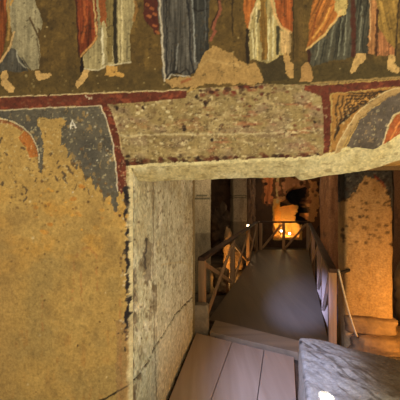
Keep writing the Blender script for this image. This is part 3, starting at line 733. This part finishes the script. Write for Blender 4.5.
# ------------------------------------------------------------------ rocks
def boulder(name, loc, size, seed, label, m=M_ROCKL, cat='rock', amp=.18, expo=3.5, colfn=None, rz=0):
    nu, nv = 72, 48
    th = np.linspace(0, 2*np.pi, nu, endpoint=False); ph = np.linspace(.02, np.pi-.02, nv)
    T, Ph = np.meshgrid(th, ph, indexing='ij')
    x = np.sin(Ph)*np.cos(T); y = np.sin(Ph)*np.sin(T); z = -np.cos(Ph)
    k = 1/((abs(x)**expo+abs(y)**expo+abs(z)**expo)**(1/expo))
    n = fbm(x*size[0]*3.2+z*size[2]*2+x*.5, y*size[1]*3.2+z*size[2]*5.5, seed, 5)
    k = k*(1+amp*n)
    P = np.stack([(x*k*size[0]/2).ravel(), (y*k*size[1]/2).ravel(), ((z*k+1)*size[2]/2).ravel()], 1)
    P[:, 2] = np.maximum(P[:, 2], 0.0)
    o = mesh_from(name, [grid_mesh(P, nu, nv, close_u=True)], m)
    me = o.data
    import bmesh
    bm = bmesh.new(); bm.from_mesh(me); bm.verts.ensure_lookup_table()
    bm.faces.new([bm.verts[i*nv] for i in range(nu)][::-1]); bm.faces.new([bm.verts[i*nv+nv-1] for i in range(nu)])
    bmesh.ops.recalc_face_normals(bm, faces=bm.faces[:]); bm.to_mesh(me); bm.free()
    o.location = loc; o.rotation_euler.z = rz
    tag(o, label, cat); return o
boulder('rock_outcrop', (.70, 9.75, -.3), (.66, .6, 1.50), 701, 'tall dark rock outcrop between the two grey pillars', amp=.75, expo=2.2, m=M_ROCK)
boulder('rock_outcrop', (.95, 8.75-.75, -.3), (.34, .34, .5), 703, 'small orange-lit rock under the left handrail near the grey pillar', amp=.3)
boulder('rock_outcrop', (.70, 7.75, -.3), (.22, .24, 1.12), 706, 'slender orange-lit rock left of the second grey pillar', amp=.35, expo=2.5)
boulder('rock_outcrop', (.42, 6.2, -.3), (.32, .4, .5), 704, 'low rock behind the first cross brace of the left railing', amp=.3)
boulder('rock_outcrop', (3.06, 4.35, -.3), (.42, .5, 1.2), 705, 'orange-lit boulder at the right edge beside the thick pillar', amp=.2, expo=3)
# plinth of the thick pillar
def attach(o, parent):
    o.parent = parent
    o.matrix_parent_inverse = (Matrix.Translation(parent.location) @ parent.rotation_euler.to_matrix().to_4x4()).inverted()
attach(boulder('plinth', (2.44, 3.62, -.3), (1.30, .50, .345), 711, None, m=M_ROCKL, cat=None, amp=.12, expo=6, rz=math.radians(-10)), pilB)
attach(boulder('collar', (2.055, 3.79, .03), (.58, .50, .19), 712, None, m=M_ROCKL, cat=None, amp=.13, expo=8, rz=math.radians(-16)), pilB)
boulder('threshold_stone', (.015, 3.79, -.3), (.19, .15, .62), 713, 'small grey stone post beside the walkway entrance at the jamb', m=M_GREY, cat='stone', amp=.04, expo=9, rz=-.1)

# ------------------------------------------------------------------ woodwork
import bmesh
def box_bm(bm, p, q, w, h, up=(0, 0, 1), bev=.006):
    p, q = Vector(p), Vector(q); d = (q-p); L = d.length; d.normalize()
    u = Vector(up); s = d.cross(u).normalized(); u = s.cross(d).normalized()
    vs_ = []
    for a in (p, q):
        for i, j in ((-1, -1), (1, -1), (1, 1), (-1, 1)):
            vs_.append(bm.verts.new(a+s*(i*w/2)+u*(j*h/2)))
    fs = [(0, 1, 2, 3), (7, 6, 5, 4), (0, 4, 5, 1), (1, 5, 6, 2), (2, 6, 7, 3), (3, 7, 4, 0)]
    F_ = [bm.faces.new([vs_[i] for i in f]) for f in fs]
    es = {e for f in F_ for e in f.edges}
    bmesh.ops.recalc_face_normals(bm, faces=F_)
    if bev: bmesh.ops.bevel(bm, geom=list(es), offset=bev, segments=2, affect='EDGES', profile=.6)
def bm_obj(name, bm, m, parent=None, loc=None, smooth=False):
    me = bpy.data.meshes.new(name); bm.to_mesh(me); bm.free(); me.materials.append(m)
    for p in me.polygons: p.use_smooth = smooth
    o = bpy.data.objects.new(name, me); COL.objects.link(o)
    if parent: o.parent = parent
    if loc is not None: o.location = loc
    return o
def beam(name, p, q, w, h, m, parent=None, up=(0, 0, 1), bev=.006):
    base = parent.location if parent else Vector((0, 0, 0))
    bm = bmesh.new(); box_bm(bm, Vector(p)-base, Vector(q)-base, w, h, up, bev)
    return bm_obj(name, bm, m, parent)
def slab(name, pts, z0, z1, m, parent=None, bev=.005):
    base = parent.location if parent else Vector((0, 0, 0))
    bm = bmesh.new()
    a = [bm.verts.new((x-base.x, y-base.y, z0-base.z)) for x, y in pts]; b = [bm.verts.new((x-base.x, y-base.y, z1-base.z)) for x, y in pts]
    n = len(pts); F_ = [bm.faces.new(a[::-1]), bm.faces.new(b)]+[bm.faces.new([a[i], a[(i+1) % n], b[(i+1) % n], b[i]]) for i in range(n)]
    bmesh.ops.recalc_face_normals(bm, faces=bm.faces[:])
    if bev: bmesh.ops.bevel(bm, geom=list(bm.edges), offset=bev, segments=2, affect='EDGES', profile=.6)
    return bm_obj(name, bm, m, parent)

XL = lambda y: -1.17+.3136*y
XR = lambda y: .40+.3136*y
# near boarded platform in the doorway
plat = empty('boarded_platform', (.2, 2.5, -.05), 'boarded wooden platform on the ground inside the doorway', 'platform')
far = lambda x: 3.675-.548*x
def pl(x0, y0): return lambda y: x0+.277*(y-y0)
jl = lambda y: C0[0]+.169*(y-C0[1])+.012
edges_ = [jl, pl(.36, 3.47), pl(.68, 3.27), pl(.965, 3.15)]
for i in range(3):
    a, b = edges_[i], edges_[i+1]
    g = .003
    y0 = 1.0
    def fy(fn):
        y = 3.4
        for _ in range(20): y = far(fn(y))
        return y
    ya, yb = fy(a), fy(b)
    slab('plank', [(a(y0)+g, y0), (b(y0)-g, y0), (b(yb)-g, yb), (a(ya)+g, ya)], -.05, 0.0-.002*(i == 1), M_PLANK, plat, .004)
# raised threshold board
st = slab('threshold_board', [(.115, 3.655), (1.33, 2.99), (1.42, 3.235), (.20, 4.0)], -.05, .035, M_STEP, None, .006)
tag(st, 'pale wooden threshold board between the platform and the walkway', 'board')
# walkway
wk = empty('wooden_walkway', (1.2, 5.5, -.3), 'long dark wooden walkway running into the cave hall', 'walkway')
nb = 1
for k in range(nb):
    f0, f1 = k/nb, (k+1)/nb
    def xx(y, f): return XL(y)+(XR(y)-.035-XL(y))*f
    ys = lambda f: 4.09-(4.09-3.27)*f
    slab('deck', [(xx(ys(f0), f0)+.0015, ys(f0)), (xx(ys(f1), f1)-.0015, ys(f1)), (xx(9.42, f1)-.0015, 9.42), (xx(9.42, f0)+.0015, 9.42)], -.05, 0.0, M_DECK, wk, .002)
for y in (4.3, 5.85, 7.6, 9.2):
    beam('joist', (XL(y)+.03, y, -.175), (XR(y)-.03, y, -.175), .10, .25, M_RAIL, wk)

RH = .84
def railing(pts, label, braces=True, top=RH, dbl=True, flip=False):
    base = Vector((pts[0][0], pts[0][1], -.3))
    t = empty('wooden_railing', base, label, 'railing', 'railings around the walkway')
    for x, y in pts:
        beam('post', (x, y, -.3), (x, y, top-.02), .085, .085, M_POST, t, up=(.3, 1, 0))
    for (x0, y0), (x1, y1) in zip(pts[:-1], pts[1:]):
        d = Vector((x1-x0, y1-y0, 0)).normalized()*.05
        n = Vector((-d.y, d.x, 0)).normalized()
        if braces:
            lo, hi = (.03, top-.06) if not flip else (top-.06, .03)
            beam('brace', Vector((x0, y0, hi))+d+n*.022, Vector((x1, y1, lo))-d+n*.022, .03, .065, M_POST, t)
            if dbl: beam('brace', Vector((x0, y0, lo))+d-n*.022, Vector((x1, y1, hi))-d-n*.022, .03, .065, M_POST, t)
    x0, y0 = pts[0]; x1, y1 = pts[-1]; d = Vector((x1-x0, y1-y0, 0)).normalized()*.06
    beam('handrail', Vector((x0, y0, top+.005))-d, Vector((x1, y1, top+.005))+d, .09, .05, M_RAIL, t, bev=.012)
    return t
off = .045
railing([(XL(y)-off, y) for y in (3.97, 5.85, 7.75, 9.35)], 'wooden railing with crossed braces along the left of the walkway')
rr = railing([(XR(y)+.012, y) for y in (3.52, 4.45, 5.45, 7.4, 9.35)], 'wooden railing along the right of the walkway', top=.80, dbl=False)
railing([(XL(9.5)+.07, 9.5), (XL(9.5)+.78, 9.5), (XR(9.5)-.04, 9.5)], 'short wooden railing closing the far end of the walkway', dbl=False, flip=True)
# stub that ties the near right post to the pillar
bx = XR(3.52)+.012
beam('tie_bar', (bx+.03, 3.54, .74), (1.80, 3.70, .76), .03, .035, M_IRON, rr)

# rope from the post to the foot of the pillar
def tube(name, pts, r, m, n=10):
    bm = bmesh.new(); rings = []
    for i, p in enumerate(pts):
        d = (pts[min(i+1, len(pts)-1)]-pts[max(i-1, 0)]).normalized()
        s = d.cross(Vector((0, 0, 1))).normalized(); u = s.cross(d)
        rings.append([bm.verts.new(p+s*math.cos(2*math.pi*k/n)*r*(1+.12*math.sin(i*1.3+k))+u*math.sin(2*math.pi*k/n)*r) for k in range(n)])
    for a, b in zip(rings[:-1], rings[1:]):
        for k in range(n): bm.faces.new([a[k], a[(k+1) % n], b[(k+1) % n], b[k]])
    bm.faces.new(rings[0][::-1]); bm.faces.new(rings[-1])
    bmesh.ops.recalc_face_normals(bm, faces=bm.faces[:])
    return bm_obj(name, bm, m, smooth=True)
p0 = Vector((bx+.048, 3.47, .82)); p1 = Vector((1.765, 3.455, .07))
pts = []
for i in range(24):
    t_ = i/23; p = p0.lerp(p1, t_); p.z -= .05*math.sin(math.pi*t_)*(1); pts.append(p)
rp = tube('rope', pts, .011, M_ROPE)
tag(rp, 'pale rope stretched from the near right railing post to the thick pillar base', 'rope')

# ------------------------------------------------------------------ foreground stone block
def block():
    us = np.linspace(0, 1, 190); vsn = np.linspace(0, 1, 190)
    U, V = np.meshgrid(us, vsn, indexing='ij')
    # v: from far edge (0) towards the visitor (1); u: left -> right
    fx = np.interp(U, [0, .12, .25, .45, 1.0], [.80, .975, 1.12, 1.40, 2.35]); fyy = np.interp(U, [0, .12, .25, .45, 1.0], [2.50, 2.49, 2.34, 2.14, 1.72])
    nx = .42+1.75*U; ny = 1.05-.3*U
    X = fx+(nx-fx)*V; Y = fyy+(ny-fyy)*V
    X = X+.006*fbm(V*9, V*0, 31, 3)*(U < .01)
    Z = .50+.025*fbm(X*2.5, Y*2.5, 801, 4)+.008*fbm(X*11+Y*6, Y*5, 802, 3)+.012*vnoise(X*7+Y*14, Y*3-X*2, 803)+.010*fbm((-Y*.94+X*.34)*6, (X*.94+Y*.34)*17, 804, 5)
    e = np.minimum(np.minimum(U*1.6, (1-U)*1.6), np.minimum(V*1.4, (1-V)*1.4))
    Z = Z-edge_round(e, .03)
    top = np.stack([X.ravel(), Y.ravel(), Z.ravel()], 1)
    # skirt rings down to the floor
    nu = len(us)
    idx = np.arange(nu*nu).reshape(nu, nu)
    ring = np.concatenate([idx[:-1, 0], idx[-1, :-1], idx[1:, -1][::-1], idx[0, 1:][::-1]])
    rp_ = top[ring]; levels = 26; zb_ = -.05
    c = rp_[:, :2].mean(0)
    sk = []
    for k in range(1, levels+1):
        t_ = k/levels
        q = rp_.copy(); q[:, 2] = rp_[:, 2]*(1-t_)+zb_*t_
        ang = np.arange(len(ring))
        dn = fbm(ang/9.0, np.full(len(ring), k/3.0), 811, 4)*.010*min(1, k/2)
        dirv = q[:, :2]-c; dirv /= np.linalg.norm(dirv, axis=1)[:, None]
        q[:, :2] += dirv*dn[:, None]
        sk.append(q)
    P = np.concatenate([top]+sk)
    faces = [grid_mesh(top, nu, nu, flip=True)[1]]
    n = len(ring); prev = ring
    for k in range(levels):
        cur = nu*nu+k*n+np.arange(n)
        faces.append(np.stack([prev, cur, np.roll(cur, -1), np.roll(prev, -1)], 1)); prev = cur
    Q = np.concatenate(faces)
    px, py = proj(P)
    A = Paint(px, py, lin((150, 140, 122)))
    x, y = P[:, 0]*50, P[:, 1]*50
    al = -y*.94+x*.34; ac = x*.94+y*.34
    A.put(slice(None), lin((156, 144, 124)), .7*sstep(0, .45, fbm(al/5, ac/1.5, 821, 5)))
    A.put(slice(None), lin((84, 72, 56)), .75*sstep(.1, .42, fbm(al/4, ac/1.2, 822, 5)))
    A.put(slice(None), lin((92, 70, 42)), .85*sstep(.95, 1.2, P[:, 0]+.15*fbm(x/12, y/12, 823, 3)))
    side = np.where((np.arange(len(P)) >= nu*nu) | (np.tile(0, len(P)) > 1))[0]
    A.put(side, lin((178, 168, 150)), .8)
    A.dots(1, (300, 342, 300.5, 342.5), (1.6, 1.7), [lin((50, 44, 36))], 5); A.dots(1, (303.5, 377, 304, 377.5), (1.6, 1.7), [lin((50, 44, 36))], 6)
    # two bolt holes on the left face
    o = mesh_from('stone_block', [(P, Q)], M_BLOCK, cols=A.c)
    bm = bmesh.new(); bm.from_mesh(o.data); bm.verts.ensure_lookup_table()
    last = nu*nu+(levels-1)*n
    bm.faces.new([bm.verts[last+i] for i in range(n)])
    bmesh.ops.recalc_face_normals(bm, faces=bm.faces[:]); bm.to_mesh(o.data); bm.free()
    tag(o, 'large chiselled grey stone block in the lower right foreground', 'stone block')
block()

# ------------------------------------------------------------------ lamps
def floodlight(loc, aim, label, standh):
    t = empty('floodlight', (loc[0], loc[1], -.28), label, 'lamp', 'floodlights of the hall')
    bm = bmesh.new()
    bmesh.ops.create_cone(bm, cap_ends=True, segments=20, radius1=.08, radius2=.07, depth=.03, matrix=Matrix.Translation((0, 0, .015)))
    bm_obj('base', bm, M_CAN, t)
    bm = bmesh.new()
    bmesh.ops.create_cone(bm, cap_ends=True, segments=12, radius1=.014, radius2=.014, depth=standh, matrix=Matrix.Translation((0, 0, .02+standh/2)))
    bm_obj('stand', bm, M_CAN, t)
    rot = Vector(aim).to_track_quat('Z', 'Y').to_matrix().to_4x4()
    bm = bmesh.new()
    bmesh.ops.create_cone(bm, cap_ends=True, segments=24, radius1=.045, radius2=.075, depth=.11, matrix=Matrix.Translation((0, 0, standh+.05))@rot)
    h = bm_obj('housing', bm, M_CAN, t)
    bm = bmesh.new()
    bmesh.ops.create_uvsphere(bm, u_segments=20, v_segments=10, radius=.045, matrix=Matrix.Translation((0, 0, standh+.05))@rot@Matrix.Translation((0, 0, .055))@Matrix.Diagonal((1, 1, .35, 1)))
    bm_obj('lens', bm, M_BULB, t, smooth=True)
    return t
floodlight((1.62, 10.45, 0), (0, -.9, .5), 'glowing floodlight behind the left handrail beside the far pillars', .85)
floodlight((3.13, 11.9, 0), (.15, -.8, .5), 'glowing floodlight standing at the left in the lit niche', .50)
floodlight((3.50, 12.05, 0), (.0, -.8, .5), 'glowing floodlight standing at the right in the lit niche', .38)
